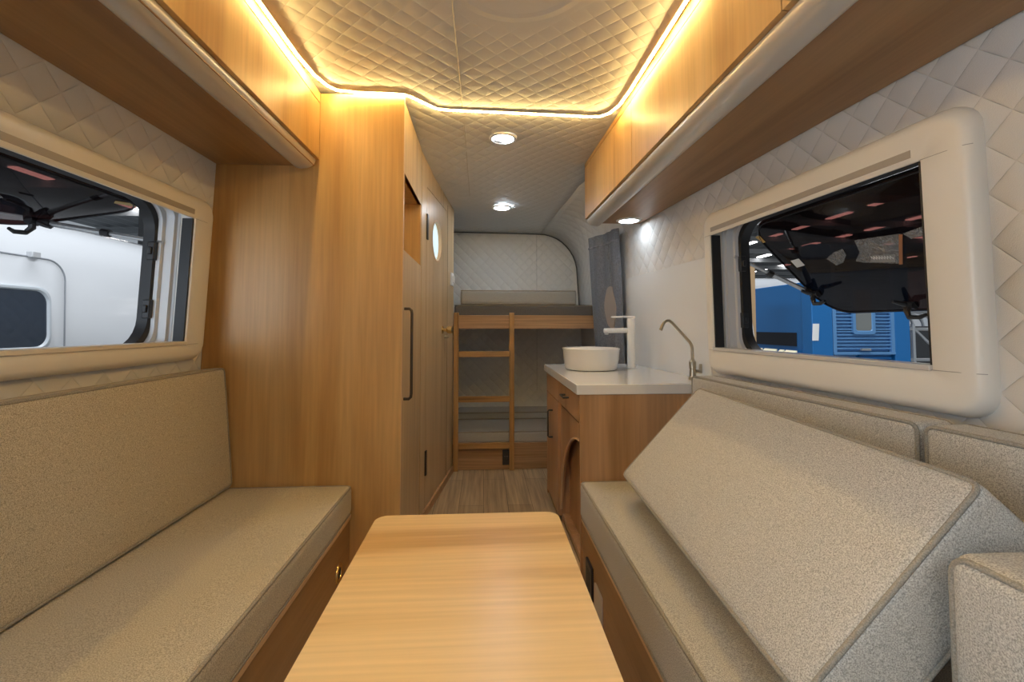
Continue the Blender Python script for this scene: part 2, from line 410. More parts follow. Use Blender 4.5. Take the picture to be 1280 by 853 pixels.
wR, flapR, FR = window(1, 'window_1', 'open hatch window in the right wall looking out on blue bodywork', 1.064, 2.02, .992, 1.517, (.95, 2.085, .885, 1.625), 44.5, .565)
wL, flapL, FL = window(-1, 'window_2', 'open hatch window in the left wall looking out on a white vehicle', .885, 1.835, 1.03, 1.52, (.77, 1.965, .965, 1.612), 80.8, .53)
# stickers and film on the inner face of the smoked flaps
def sticker(F, flap, poly, mat, name, t=-.0012):
    MB().prism(poly, lambda u, v: F(u, v, t), lambda u, v: F(u, v, t-.0012)).build(name, mat, flap, smooth=False)
sticker(FR, flapR, [(1.578,.195),(1.516,.199),(1.412,.207),(1.492,.33),(1.614,.302),(1.646,.288),(1.599,.25)], FILM, 'film_label')
sticker(FR, flapR, [(1.755,.253),(1.70,.23),(1.652,.221),(1.658,.25),(1.70,.285),(1.739,.293)], FILM, 'film_label')
sticker(FR, flapR, [(1.405,.209),(1.322,.196),(1.306,.225),(1.395,.235)], FILM, 'film_label')
GREYL = plain('grey_label', (.28,.28,.27), .6)
sticker(FR, flapR, [(1.565,.274),(1.486,.286),(1.509,.318),(1.596,.302)], GREYL, 'sticker', -.0026)
sq = MB(); pts = []
for k in range(25):
    u = 1.50 + .075*k/24; pts.append(FR(u, .296 - .012*(k/24) + .009*math.sin(k*2.1), -.0042))
sq.tube(pts, .0011, n=5); sq.build('sticker_mark', PAPER, flapR)
sticker(FR, flapR, [(1.418,.209),(1.407,.211),(1.492,.332),(1.504,.331)], plain('rust_strip', (.40,.16,.06), .5), 'tape', -.0026)
sticker(FR, flapR, [(1.931,.229),(1.881,.226),(1.882,.266),(1.932,.271)], PAPER, 'sticker')
sticker(FR, flapR, [(1.997,.065),(1.967,.062),(1.967,.104),(1.984,.104)], plain('orange_tape', (.62,.36,.08), .5), 'tape')
sticker(FL, flapL, [(1.55,.27),(1.47,.33),(1.40,.31),(1.42,.26),(1.50,.24)], FILM, 'film_label')
sticker(FL, flapL, [(1.79,.03),(1.72,.06),(1.70,.04),(1.74,.02)], plain('ochre_tape', (.50,.36,.12), .5), 'tape')

# ------------------------------------------------------------------ tall wardrobe with side panel, bathroom front
YP = 2.0
t = thing('wardrobe', (-.6, 2.3, 0), 'tall honey wood wardrobe with an open niche, at the end of the left bench', 'wardrobe')
XS = -.355
p = MB(); p.hexa([(wl(YP,0)+.004,YP,0),(XS,YP,0),(XS,YP+.02,0),(wl(YP,0)+.004,YP+.02,0),(wl(YP,2.0)+.004,YP,2.115),(XS,YP,2.125),(XS,YP+.02,2.125),(wl(YP,2.0)+.004,YP+.02,2.115)])
p.build('side_panel', W_V, t, bevel=.0015)
MB().box(XS-.001, XS+.0012, YP-.0006, YP+.021, 0, 2.122).build('edge_band', EDGE, t)
YN0, YN1, ZN0, ZN1 = 2.024, 2.575, 1.442, 1.785
# aisle face: top panel, stile, niche carcass, door
MB().box(XS-.02, XS-.001, 2.021, 2.588, ZN1, 2.105).build('top_panel', W_S, t)
MB().box(XS-.02, XS-.001, 2.5755, 2.588, .02, ZN1).build('stile', W_S, t)
n = MB(); d = .30
n.box(XS-d, XS-.004, 2.021, 2.575, ZN0-.016, ZN0); n.box(XS-d, XS-.004, 2.021, 2.575, ZN1, ZN1+.016)
n.box(XS-d-.016, XS-d, 2.021, 2.575, ZN0, ZN1); n.box(XS-d, XS-.004, 2.565, 2.575, ZN0, ZN1)
n.build('niche', W_V, t)
dr = MB().box(XS-.02, XS-.001, 2.0225, 2.5735, .05, ZN0-.003).build('door', W_S, t, bevel=.0015)
h = MB(); hy = 2.062
h.tube([(XS-.002, hy, 1.178), (XS+.022, hy, 1.178), (XS+.031, hy, 1.170), (XS+.033, hy, 1.155), (XS+.033, hy, .800), (XS+.031, hy, .785), (XS+.022, hy, .777), (XS-.002, hy, .777)], .0065, n=8)
h.build('handle', DKMETAL, dr)
MB().box(XS-.02, XS-.012, 2.021, 2.588, 0, .05).build('plinth', W_S, t)
MB().box(-1.19, XS-.022, 2.588, 2.604, 0, 2.10).build('rear_panel', W_S, t)

# bathroom front: slightly angled wall with a flush door
BX = lambda y: -.355 + .125*(y-2.59)
def bwall(mb, y0, y1, z0, z1, d0, d1):      # d: towards the aisle
    def q(y, z, d): return (BX(y)+d*.992, y-d*.124, z)
    mb.hexa([q(y0,z0,d0), q(y0,z0,d1), q(y1,z0,d1), q(y1,z0,d0), q(y0,z1,d0), q(y0,z1,d1), q(y1,z1,d1), q(y1,z1,d0)]); return mb
DY0, DY1, DZ1 = 2.705, 3.27, 1.93
def ctop(y): return zc(BX(y), y)
w = MB()
def wpanel(y0, y1, z0):
    def q(y, z, d): return (BX(y)+d*.992, y-d*.124, z)
    w.hexa([q(y0,z0,-.03), q(y0,z0,0), q(y1,z0,0), q(y1,z0,-.03), q(y0,ctop(y0)-.002,-.03), q(y0,ctop(y0)-.002,0), q(y1,ctop(y1)-.002,0), q(y1,ctop(y1)-.002,-.03)])
wpanel(2.592, DY0, 0); wpanel(DY0, DY1, DZ1); wpanel(DY1, 3.535, 0)
wb = w.build('wall_bathroom', W_S); tag(wb, 'wood-clad wall of the bathroom beside the aisle', 'wall', kind='structure')
bwall(MB(), DY1+.03, DY1+.034, 0, 1.98, 0, .0015).build('joint', plain('wood_joint', (.16,.10,.05), .6), wb)
door = thing('door_1', (BX(3.0), 3.0, 0), 'flush wood bathroom door with a round porthole and brass knob', 'door', kind='structure')
# leaf with round hole
cy, cz, cr = 2.975, 1.654, .138
g = MB(); K = 32
def q(y, z, d): return (BX(y)+d*.992, y-d*.124, z)
y0, y1, z0, z1 = DY0+.004, DY1-.004, .02, DZ1-.004
inner = [(cy+cr*math.cos(2*math.pi*k/K), cz+cr*math.sin(2*math.pi*k/K)) for k in range(K)]
def toedge(k):
    a = 2*math.pi*k/K; c, s = math.cos(a), math.sin(a); L = .26
    m_ = max(abs(c), abs(s)); return (cy+L*c/m_, cz+L*s/m_)
outer = [toedge(k) for k in range(K)]
for dd in (0,):
    g.loft([[q(*p_, -.03) for p_ in inner], [q(*p_, 0.0) for p_ in inner], [q(*p_, 0.0) for p_ in outer], [q(*p_, -.03) for p_ in outer]])
bwall(g, y0, cy-.26, z0, z1, -.03, 0); bwall(g, cy+.26, y1, z0, z1, -.03, 0); bwall(g, cy-.26, cy+.26, z0, cz-.26, -.03, 0); bwall(g, cy-.26, cy+.26, cz+.26, z1, -.03, 0)
leaf = g.build('leaf', W_S, door, smooth=False)
po = MB().loft([[q(cy+r_*math.cos(2*math.pi*k/K), cz+r_*math.sin(2*math.pi*k/K), d_) for k in range(K)] for r_, d_ in ((cr,-.03),(cr,.002),(cr-.012,.002),(cr-.012,-.03))])
po = po.build('porthole', EDGE, door, ang=40)
MB().prism([(cy+(cr-.011)*math.cos(2*math.pi*k/K), cz+(cr-.011)*math.sin(2*math.pi*k/K)) for k in range(K)], lambda u, v: q(u, v, -.026), lambda u, v: q(u, v, -.020)).build('glass', FROST, po)
for za, zb in ((1.614, 1.767), (.234, .376)):
    bwall(MB(), DY0-.008, DY0+.020, za, zb, -.001, .008).build('hinge', BLACKP, door, bevel=.002)
k = MB(); c0 = Vector(q(3.15, 1.075, 0)); ax = Vector((.992, -.124, 0))
k.tube([c0, c0+ax*.004, c0+ax*.0041, c0+ax*.03, c0+ax*.031, c0+ax*.04, c0+ax*.066, c0+ax*.071], [.027,.027,.011,.011,.018,.025,.025,.018], n=20)
k.build('knob', BRASS, door)
c0 = Vector(q(3.225, 1.025, 0)); MB().tube([c0, c0+ax*.012, c0+ax*.013, c0+ax*.03], [.012,.012,.008,.008], n=12).build('lock', BRONZE, door)
s = thing('light_switch', q(3.44, 1.45, 0), 'white light switch on the bathroom wall above the bunk ladder', 'light switch')
bwall(MB(), 3.40, 3.485, 1.405, 1.50, 0, .014).build('plate', WHITEP, s, bevel=.003)
bwall(MB(), 3.42, 3.465, 1.425, 1.48, .0141, .022).build('rocker', WHITEP, s, bevel=.002)
# floor edge trim of the bathroom wall
bs = MB(); bwall(bs, 2.592, 3.53, 0, .045, .0005, .012); tag(bs.build('baseboard_left', W_X), 'thin wood skirting under the bathroom door wall', 'baseboard', kind='structure')

# ------------------------------------------------------------------ overhead cabinets
def valance(side, xf, zb, ya, yb, parent):
    prof = [(.047-.047*math.cos(R(a)), -.004-.038*math.sin(R(a)) - .016*max(0, a-90)/90) for a in range(0, 181, 15)] + [(.094,-.006),(.05,.002),(.004,.002)]
    loops = [[(xf + side*(.012+a), y, zb + b) for a, b in prof] for y in (ya, ya+.002, yb-.002, yb)]
    return MB().loft(loops, True, True, True).build('valance', CREAM2, parent, ang=50)
t = thing('overhead_cabinet', (-.93, .9, 1.79), 'long honey wood overhead cabinet above the left bench', 'cabinet')
zb = 1.825
c = MB(); c.hexa([(wl(0,1.8)+.004,-.3,1.795),(-.735,-.3,1.795),(-.735,1.996,1.795),(wl(0,1.8)+.004,1.996,1.795),(wl(0,2.0)+.02,-.3,2.06),(-.735,-.3,2.12),(-.735,1.996,2.12),(wl(0,2.0)+.02,1.996,2.06)])
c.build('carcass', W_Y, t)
for a, b in ((-.3,.93),(.935,1.993)):
    MB().box(-.735, -.716, a, b, zb, 2.070).build('door', W_V, t, bevel=.001)
MB().box(-.735, -.716, -.3, 1.995, 2.0735, 2.118).build('top_rail', W_V, t)
valance(-1, -.716, zb-.003, -.3, 1.985, t)
t = thing('overhead_cabinet', (.86, 1.3, 1.76), 'long honey wood overhead cabinet above the counter and right bench', 'cabinet')
zb2 = 1.792; XR = .65; YR = 2.88
c = MB(); c.hexa([(XR+.02,-.3,1.765),(wr(-.3,1.77)-.004,-.3,1.765),(wr(YR,1.77)-.004,YR,1.765),(XR+.02,YR,1.765),(XR+.02,-.3,2.125),(wr(-.3,1.77)-.1,-.3,2.06),(wr(YR,1.77)-.12,YR,2.08),(XR+.02,YR,2.140)])
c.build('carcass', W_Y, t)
zt = lambda y: 2.085 + .028*(y-1.4)
for a, b in ((-.3,.93),(.934,1.945),(1.949,YR)):
    MB().hexa([(XR,a,zb2),(XR+.019,a,zb2),(XR+.019,b,zb2),(XR,b,zb2),(XR,a,zt(a)),(XR+.019,a,zt(a)),(XR+.019,b,zt(b)),(XR,b,zt(b))]).build('door', W_V, t, bevel=.001)
top = lambda y: zc(XR, y)-.004
r_ = MB()
ysr = [-.3, 2.2, 2.6, YR]
for a, b in zip(ysr, ysr[1:]): r_.hexa([(XR,a,zt(a)+.0035),(XR+.019,a,zt(a)+.0035),(XR+.019,b,zt(b)+.0035),(XR,b,zt(b)+.0035),(XR,a,top(a)),(XR+.019,a,top(a)),(XR+.019,b,top(b)),(XR,b,top(b))])
r_.build('top_rail', W_V, t)
valance(1, XR, zb2-.003, -.3, YR-.004, t)

# ------------------------------------------------------------------ LED strip and downlights
led = thing('led_strip', (0, 2.1, 2.12), 'glowing warm LED strip running round the ceiling edge above the cabinets', 'light strip')
path = [(-.700,-.3,2.095),(-.700,1.0,2.095),(-.700,1.70,2.110),(-.694,1.86,2.122),(-.672,1.945,2.126),(-.640,1.975,2.122),(-.55,1.986,2.120),(-.40,1.986,2.119),(-.352,1.992,2.119),(-.330,2.01,2.121),(-.25,2.10,2.124),(-.222,2.125,2.124),(-.17,2.133,2.124),(.20,2.146,2.124),(.52,2.155,2.122),(.565,2.145,2.121),(.600,2.105,2.120),(.622,2.03,2.120),(.630,1.90,2.120),(.630,1.2,2.115),(.630,-.3,2.110)]
tl_ = []
for i, p_ in enumerate(path):
    a = Vector(path[max(0,i-1)]); b = Vector(path[min(len(path)-1,i+1)]); tdir = (b-a); tdir.z = 0; tdir.normalize(); nn = Vector((-tdir.y, tdir.x, 0))*.0075; p_ = Vector(p_)
    tl_.append([p_+nn+Vector((0,0,.0035)), p_-nn+Vector((0,0,.0035)), p_-nn+Vector((0,0,.006)), p_+nn+Vector((0,0,.006))])
MB().loft(tl_, True, True, True).build('tape', LEDT, led, smooth=False)
# diodes laid along the tape (one emitting line broken into beads by its bump)
dense = []
for a, b in zip(path, path[1:]):
    a, b = Vector(a), Vector(b); m_ = max(1, int((b-a).length/.009))
    dense += [a.lerp(b, i/m_) for i in range(m_)]
dense.append(Vector(path[-1]))
MB().tube(dense, [.0044 if i % 2 else .0020 for i in range(len(dense))], n=6).build('diode_line', LEDM, led)

d0 = thing('downlight', (.10, 2.45, zc(.1,2.45)), 'round glowing ceiling downlight just behind the LED strip', 'light', 'round recessed downlights')
MB().lathe([(.057,-.001),(.060,-.007),(.074,-.005),(.078,.003)], (.10,2.45,zc(.1,2.45)), 40).build('trim_ring', WHITEP, d0)
MB().lathe([(.0585,-.003),(.03,-.0032),(.001,-.0033)], (.10,2.45,zc(.1,2.45)), 40, cap1=True).build('lens', LAMP, d0)
copy_thing(d0, (.137, 3.52, zc(.137,3.52)-.003), 'round glowing ceiling downlight above the upper bunk')
d1 = thing('downlight', (.905, 2.78, 1.764), 'round glowing downlight under the overhead cabinet, above the faucet', 'light', 'round recessed downlights')
MB().lathe([(.058,-.003),(.060,-.007),(.074,-.005),(.078,.002)], (.905,2.78,1.764), 40).build('trim_ring', WHITEP, d1)
MB().lathe([(.0585,-.003),(.03,-.0035),(.001,-.0035)], (.905,2.78,1.764), 40, cap1=True).build('lens', LAMP2, d1)

# ------------------------------------------------------------------ cushions
def rbox(c, h, r, puff=(0,0,0), m=None, n=8):
    mb = MB()
    def ticks(hh):
        e = [-hh + r*(1-math.cos(R(90*k/4))) for k in range(5)]
        mid = [(-hh+r) + (2*hh-2*r)*k/n for k in range(1, n)]
        return e + mid + [-x for x in e[::-1]]
    T = [ticks(x) for x in h]
    def pos(p):
        q_ = Vector([max(-h[i]+r, min(h[i]-r, p[i])) for i in range(3)])
        dv = Vector(p) - q_
        if dv.length > 1e-9: 
            out = q_ + dv.normalized()*r
        else: out = q_
        for i in range(3):
            j, k_ = [x for x in range(3) if x != i]
            if abs(abs(p[i])-h[i]) < 1e-6 and puff[i]:
                w_ = (1-(p[j]/h[j])**2)*(1-(p[k_]/h[k_])**2); w_ = max(0, w_)**.6
                out[i] += math.copysign(puff[i]*w_, p[i])
        return out
    for ax in range(3):
        j, k_ = [x for x in range(3) if x != ax]
        for sgn in (-1, 1):
            A, B = T[j], T[k_]; vs = []
            for a in A:
                for b in B:
                    p_ = [0,0,0]; p_[ax] = sgn*h[ax]; p_[j] = a; p_[k_] = b; vs.append(pos(p_))
            nb = len(B)
            fs = [(i*nb+l, i*nb+l+1, (i+1)*nb+l+1, (i+1)*nb+l) for i in range(len(A)-1) for l in range(nb-1)]
            mb.add(vs, fs)
    mat = m if m is not None else Matrix.Translation(Vector(c))
    mb.v = [tuple(mat @ Vector(v)) for v in mb.v]
    return mb, mat
def cushion(name, label, cat, c, h, r, ax, fab, pip, puff=.006, m=None, group=None, sides=(-1,1)):
    mat = m if m is not None else Matrix.Translation(Vector(c))
    base = mat @ Vector((0,0,-h[2]))
    t = thing(name, base, label, cat, group)
    pf = [0,0,0]; pf[ax] = puff
    mb, mat = rbox(c, h, r, pf, m)
    mb.build('cover', fab, t, ang=180, weld=True)
    j, k_ = [x for x in range(3) if x != ax]
    for sgn in sides:
        pts = []
        e = r*.29-.001
        for u, v in rr(-h[j]+e, h[j]-e, -h[k_]+e, h[k_]-e, r*1.0, 5):
            p_ = [0,0,0]; p_[ax] = sgn*(h[ax]-e); p_[j] = u; p_[k_] = v; pts.append(mat @ Vector(p_))
        # refine straight edges
        MB().tube(pts, .0049, closed=True, n=8).build('piping', pip, t, ang=180)
    return t
def span(a, b): return (a+b)/2, (b-a)/2
def cu(name, label, cat, X, Y, Z, r, ax, fab, **k):
    (x, hx), (y, hy), (z, hz) = span(*X), span(*Y), span(*Z)
    return cushion(name, label, cat, (x,y,z), (hx,hy,hz), r, ax, fab, FABP, **k)
cu('seat_cushion', 'long beige seat cushion on the left wooden bench', 'cushion', (-1.165,-.552), (.05,1.994), (.312,.43), .022, 2, FAB)
lm = Matrix.Translation((-1.108, 1.018, .680)) @ Matrix.Rotation(R(-5.2), 4, 'Y')
cushion('back_cushion', 'long beige back cushion standing below the left window', 'cushion', None, (.05, .9675, .246), .02, 0, FAB, FABP, m=lm)
cu('seat_cushion', 'long beige seat cushion under the tilted loose cushion, on the right bench', 'cushion', (.418,1.055), (.05,1.994), (.272,.425), .022, 2, FABR)
# right back cushions, following the tapered wall
ang = math.atan(.06)
def bk(y0, y1, label):
    yc = (y0+y1)/2; xc = 1.034-.06*yc + .055
    m = Matrix.Translation((xc+.003, yc, .655)) @ Matrix.Rotation(ang, 4, 'Z')
    return cushion('back_cushion', label, 'cushion', None, (.052, (y1-y0)/2-.002, .2265), .018, 0, FABR, FABP, m=m)
bk(.985, 1.992, 'grey-beige back cushion below the right window, nearest the counter')
bk(.0, .978, 'grey-beige back cushion on the right wall, farther from the counter')
# loose cushion leaning on the back cushion
pb, pt = Vector((.520, 1.222, .515)), Vector((.818, 1.222, .842))
wv = (pt-pb).normalized(); lv = Vector((.03, 1, 0)).normalized(); nv = lv.cross(wv).normalized()
if nv.x > 0: nv = -nv
wv = nv.cross(lv).normalized() if (nv.cross(lv)).z > 0 else lv.cross(nv).normalized()
SLAB = 0.9
Lc, Wc, Tc = 1.055, (pt-pb).length+.012, .140
cen = (pb+pt)/2 - nv*Tc/2 + Vector((-.006,0,.013))
rot = Matrix((nv, lv, wv)).transposed().to_4x4()
m = Matrix.Translation(cen) @ rot @ Matrix.Rotation(R(SLAB), 4, 'X')
cushion('loose_cushion', 'thick grey-beige cushion tilted against the right bench backrest', 'cushion', None, (Tc/2, Lc/2, Wc/2), .02, 0, FABR, FABP, puff=.012, m=m)
cu('bolster_cushion', 'upright grey cushion at the near end of the right bench, partly cut off', 'cushion', (.695,.965), (.12,.665), (.426,.765), .028, 0, FABR)

# ------------------------------------------------------------------ benches
t = thing('bench', (-.86, 1.0, 0), 'low honey wood bench box under the left beige seat cushion', 'bench')
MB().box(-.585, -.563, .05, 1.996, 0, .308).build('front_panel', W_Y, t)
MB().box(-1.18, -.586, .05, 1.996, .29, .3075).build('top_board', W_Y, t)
MB().box(-.568, -.556, .05, 1.996, .291, .309).build('edge_strip', EDGE, t, bevel=.003)
rp = MB().lathe([(.020,-.001),(.022,.004),(.030,.006),(.037,.004),(.039,-.001)], (-.5625,1.858,.135), 28, 'x').build('finger_pull', BRASS, t)
MB().lathe([(.021,.001),(.001,.0008)], (-.5625,1.858,.135), 28, 'x', cap1=True).build('pull_recess', BLACKP, rp)
t = thing('bench', (.74, 1.0, 0), 'low honey wood bench box under the right seat cushion', 'bench')
MB().box(.430, .452, .05, 1.996, 0, .268).build('front_panel', W_Y, t)
MB().box(.453, 1.05, .05, 1.996, .25, .2685).build('top_board', W_Y, t)
MB().box(.424, .435, .05, 1.996, .252, .270).build('edge_strip', EDGE, t, bevel=.003)
s = MB().box(.420, .431, 1.80, 1.90, .022, .150).build('socket', BLACKP, t, bevel=.003)
MB().box(.419, .4203, 1.82, 1.88, .05, .125).build('socket_face', BLACK, s)
MB().box(.422, .431, 1.66, 1.765, .012, .120).build('blank_plate', plain('beige_plate', (.55,.47,.38), .4), t, bevel=.003)

# ------------------------------------------------------------------ table
t = thing('table', (-.04, .8, 0), 'low wood-topped table with rounded corners between the two benches', 'table')
def tl(z, i): return [(x, y, z) for x, y in rr(-.298+i, .211-i, .22+i, 1.32-i, .035, 8)]
tt = MB().loft([tl(.540,.004), tl(.543,0), tl(.566,0), tl(.5695,.0012), tl(.570,.004)], True, True, True)
tt.build('table_top', W_T, t, ang=40)
MB().lathe([(.04,.02),(.04,.54)], (-.045,.78,0), 24, cap0=True, cap1=True).build('pedestal', ALU, t)
MB().lathe([(.20,0),(.20,.012),(.05,.03),(.04,.03)], (-.045,.78,0), 32, cap0=True, cap1=True).build('base', ALU, t)

# ------------------------------------------------------------------ counter
XC = .423; CY0, CY1 = 2.004, 3.06; CZ = .797
t = thing('kitchen_cabinet', (.72, 2.5, 0), 'wooden kitchen cabinet with a white worktop at the end of the right bench', 'cabinet')
e = MB(); xw = wr(CY0,.4)-.004; xw2 = wr(CY1,.4)-.004
e.hexa([(XC,CY0,0),(xw,CY0,0),(xw,CY0+.018,0),(XC,CY0+.018,0),(XC,CY0,CZ),(xw,CY0,CZ),(xw,CY0+.018,CZ),(XC,CY0+.018,CZ)]); e.build('end_panel', W_C, t)
e = MB().box(XC, .98, CY1-.018, CY1, 0, CZ); e.box(XC+.02, .98, 2.58, 2.598, 0, CZ); e.box(XC+.02, .98, CY0+.018, CY1-.018, .03, .05); e.box(XC+.060, XC+.078, CY0+.018, 2.58, .05, .66); e.box(XC+.02, .98, CY0+.018, 2.58, .655, .667)
e.build('carcass', W_C, t)
dw = MB().box(XC-.001, XC+.018, 2.026, 2.565, .672, .792).build('drawer', W_C, t, bevel=.0015)
MB().tube([(XC, 2.36, .745), (XC-.026, 2.36, .745), (XC-.028, 2.362, .745), (XC-.028, 2.26, .745), (XC-.026, 2.262, .745), (XC, 2.262, .745)], .0045, n=8).build('handle', DKMETAL, dw)
dw = MB().box(XC-.001, XC+.018, 2.569, 3.04, .672, .792).build('drawer', W_C, t, bevel=.0015)
dr = MB().box(XC-.001, XC+.018, 2.60, 3.04, .03, .667).build('door', W_C, t, bevel=.0015)
MB().tube([(XC, 2.80, .585), (XC-.024, 2.80, .585), (XC-.03, 2.80, .578), (XC-.03, 2.80, .430), (XC-.024, 2.80, .422), (XC, 2.80, .422)], .0055, n=8).build('handle', DKMETAL, dr)
# inset panel with the big quarter-round opening
arc = [(2.05+.52*math.cos(R(a)), .08+.50*math.sin(R(a))) for a in range(0, 91, 5)]
poly = [(2.578, .04)] + [(min(y, 2.57), z) for y, z in arc] + [(2.0225, arc[-1][1]), (2.0225, .655), (2.578, .655)]
MB().prism(poly, lambda u, v: (XC+.012, u, v), lambda u, v: (XC+.026, u, v)).build('arch_panel', W_C, t, smooth=False)
MB().tube([(XC+.012, y, z) for y, z in arc], .006, n=6).build('arch_edge', EDGE, t)
# worktop
t = thing('worktop', (.7, 2.5, .797), 'white stone worktop carrying the round basin', 'worktop')
w = MB(); a0, a1 = wr(2.0,.84)-.003, wr(3.085,.84)-.003
w.hexa([(.408,1.998,.7975),(a0,1.998,.7975),(a1,3.085,.7975),(.408,3.085,.7975),(.408,1.998,.842),(a0,1.998,.842),(a1,3.085,.842),(.408,3.085,.842)])
w.build('slab', QUARTZ, t, bevel=.003)
ps = MB(); th = .008
def qs(y, z, d): return (wr(y, z)-d, y, z)
ps.hexa([qs(2.10,.843,.001), qs(2.10,.843,.001+th), qs(3.14,.843,.001+th), qs(3.14,.843,.001), qs(2.10,1.43,.001), qs(2.10,1.43,.001+th), qs(3.14,1.43,.001+th), qs(3.14,1.43,.001)])
b_ = ps.build('splashback', SPLASH); tag(b_, 'glossy white splashback panel behind the faucet', 'splashback')
# basin
bc = (.640, 2.705, .8425)
t = thing('wash_basin', bc, 'round white ceramic basin standing on the worktop', 'basin')
MB().lathe([(.001,0),(.140,0),(.150,.004),(.155,.015),(.163,.06),(.169,.118),(.171,.124),(.169,.128),(.164,.127),(.161,.118),(.152,.05),(.13,.025),(.02,.018),(.001,.018)], bc, 56).build('bowl', WHITE, t)
MB().lathe([(.001,.019),(.020,.021),(.022,.019)], bc, 24).build('drain', ALU, t)
# faucet
fc = Vector((.900, 2.745, .8425))
t = thing('faucet', fc, 'tall white column faucet standing behind the round basin', 'faucet')
MB().lathe([(.031,0),(.031,.006),(.0245,.008),(.0245,.300),(.0225,.306),(.001,.307)], fc, 32).build('column', WHITEP, t)
MB().tube([fc+Vector((-.02,0,.232)), fc+Vector((-.172,-.02,.230)), fc+Vector((-.174,-.02,.230))], [.015,.015,.013], n=18).build('spout', WHITEP, t)
MB().tube([fc+Vector((-.158,-.018,.222)), fc+Vector((-.158,-.018,.206))], .012, n=14).build('aerator', ALU, t)
lv_ = MB(); lv_.hexa([tuple(fc+Vector(v)) for v in ((-.125,-.019,.309),(.024,-.011,.309),(.024,.011,.309),(-.125,.001,.309),(-.125,-.019,.319),(.024,-.011,.319),(.024,.011,.319),(-.125,.001,.319))])
lv_.build('lever', WHITEP, t, bevel=.003)
# drinking water tap
tc_ = Vector((1.010, 2.16, .8425))
t = thing('drinking_tap', tc_, 'thin bronze gooseneck drinking tap at the corner of the worktop', 'tap')
MB().lathe([(.021,0),(.021,.012),(.016,.016),(.014,.05),(.017,.054),(.017,.085),(.010,.092),(.008,.10)], tc_, 24).build('body', BRONZE, t)
pts = [tc_+Vector(v) for v in ((0,0,.09),(0,0,.15),(-.004,0,.165),(-.012,0,.180),(-.098,0,.274),(-.112,0,.284),(-.126,0,.283),(-.138,0,.275),(-.148,0,.258),(-.156,0,.238))]
MB().tube(pts, [.0075]*8+[.0075,.0085], n=12).build('spout', BRONZE, t)
MB().tube([tc_+Vector((.012,-.004,.040)), tc_+Vector((.034,-.008,.040)), tc_+Vector((.0345,-.008,.03)), tc_+Vector((.036,-.008,.075))], [.008,.008,.009,.007], n=10).build('lever', BRONZE, t)

# ------------------------------------------------------------------ curtain hanging by the rear side window
t = thing('door_cover', (.93, 3.3, .6), 'slate grey fabric cover with an oval patch hanging beyond the worktop', 'cover')
def cp(u, v, d=0):            # u along (0 near,1 far), v height
    x = (.992-.105*u) - .052*(v-.6)/1.18 - .012*math.sin(u*9+.6) - .006*math.sin(u*23+v*3) - d
    return (x - .02*(v-1.2)*u, 3.10+.42*u + .02*(1-u)*max(0, v-1.45)*0, v)
us, vs_ = frange(0,1,26), frange(.45,1.785,30)
def sheet(us, vs_, d0, d1, name, mat, par):
    l = []
    for d in (d0, d1):
        l.append([[cp(u, v, d) for v in vs_] for u in us])
    mb = MB(); n = len(vs_); m_ = len(us); off = n*m_
    v_ = [p for g_ in l for r in g_ for p in r]; f = []
    for i in range(m_-1):
        for j in range(n-1):
            a = i*n+j; f += [(a, a+1, a+n+1, a+n), (off+a, off+a+n, off+a+n+1, off+a+1)]
    for i in range(m_-1): f += [(i*n, i*n+n, off+i*n+n, off+i*n), (i*n+n-1, off+i*n+n-1, off+i*n+2*n-1, i*n+2*n-1)]
    for j in range(n-1): f += [(j, off+j, off+j+1, j+1), ((m_-1)*n+j, (m_-1)*n+j+1, off+(m_-1)*n+j+1, off+(m_-1)*n+j)]
    mb.add(v_, f); return mb.build(name, mat, par, ang=60)
sheet(us, vs_, 0, .006, 'sheet', CURT, t)
sheet(us, [1.70, 1.705, 1.71], .0055, .012, 'ruffled_hem', CURTH, t)
sheet([.34,.345,.35], vs_, .006, .010, 'seam', CURTH, t)
K = 30
el = [(.36+.24*math.cos(2*math.pi*k/K), 1.235+.155*math.sin(2*math.pi*k/K)) for k in range(K)]
MB().prism(el, lambda u, v: cp(u, v, .008), lambda u, v: cp(u, v, .012)).build('patch', TAN, t)

# ------------------------------------------------------------------ bunks and ladder
D2 = 3.55
t = thing('bunk_bed', (.35, 3.9, 0), 'built-in wooden bunk with an upper and a lower berth at the back', 'bunk bed')
MB().box(-.235, .925, D2, D2+.028, 1.080, 1.185).build('upper_board', W_X, t, bevel=.002)
MB().box(-.235, .88, D2+.028, YE-.01, 1.09, 1.10).build('upper_base', W_X, t)
MB().box(-.235, .90, D2, D2+.025, 0, .200).build('lower_board', W_X, t, bevel=.002)
MB().box(-.235, .90, D2+.025, YE-.01, .17, .195).build('lower_base', W_X, t)
s = MB().box(.145, .215, D2-.010, D2, .035, .150).build('socket', BLACKP, t, bevel=.002)
for k in range(3): MB().tube([(.163+.017*k, D2-.0105, .10), (.163+.017*k, D2-.012, .10)], .003, n=8).build('socket_port', plain('port_grey', (.25,.25,.25), .4), s)
cu('mattress', 'dark grey mattress lying on the upper bunk', 'mattress', (-.232,.87), (D2+.03,YE-.06), (1.10,1.268), .02, 2, FABD, puff=.002)
cu('mattress', 'light grey folded mattress on top of the dark mattress, upper bunk', 'mattress', (-.185,.735), (D2+.02,D2+.55), (1.27,1.385), .022, 2, FABG, puff=.004)
cu('mattress', 'grey mattress on the lower bunk behind the ladder', 'mattress', (-.232,.885), (D2+.012,YE-.02), (.198,.285), .018, 2, FABL, puff=.003)
cu('cushion', 'grey cushion along the back of the lower bunk', 'cushion', (-.232,.60), (YE-.30,YE-.02), (.290,.350), .018, 2, FABL, puff=.003)
t = thing('ladder', (0, 3.52, 0), 'oak bunk ladder with two posts and three rungs', 'ladder')
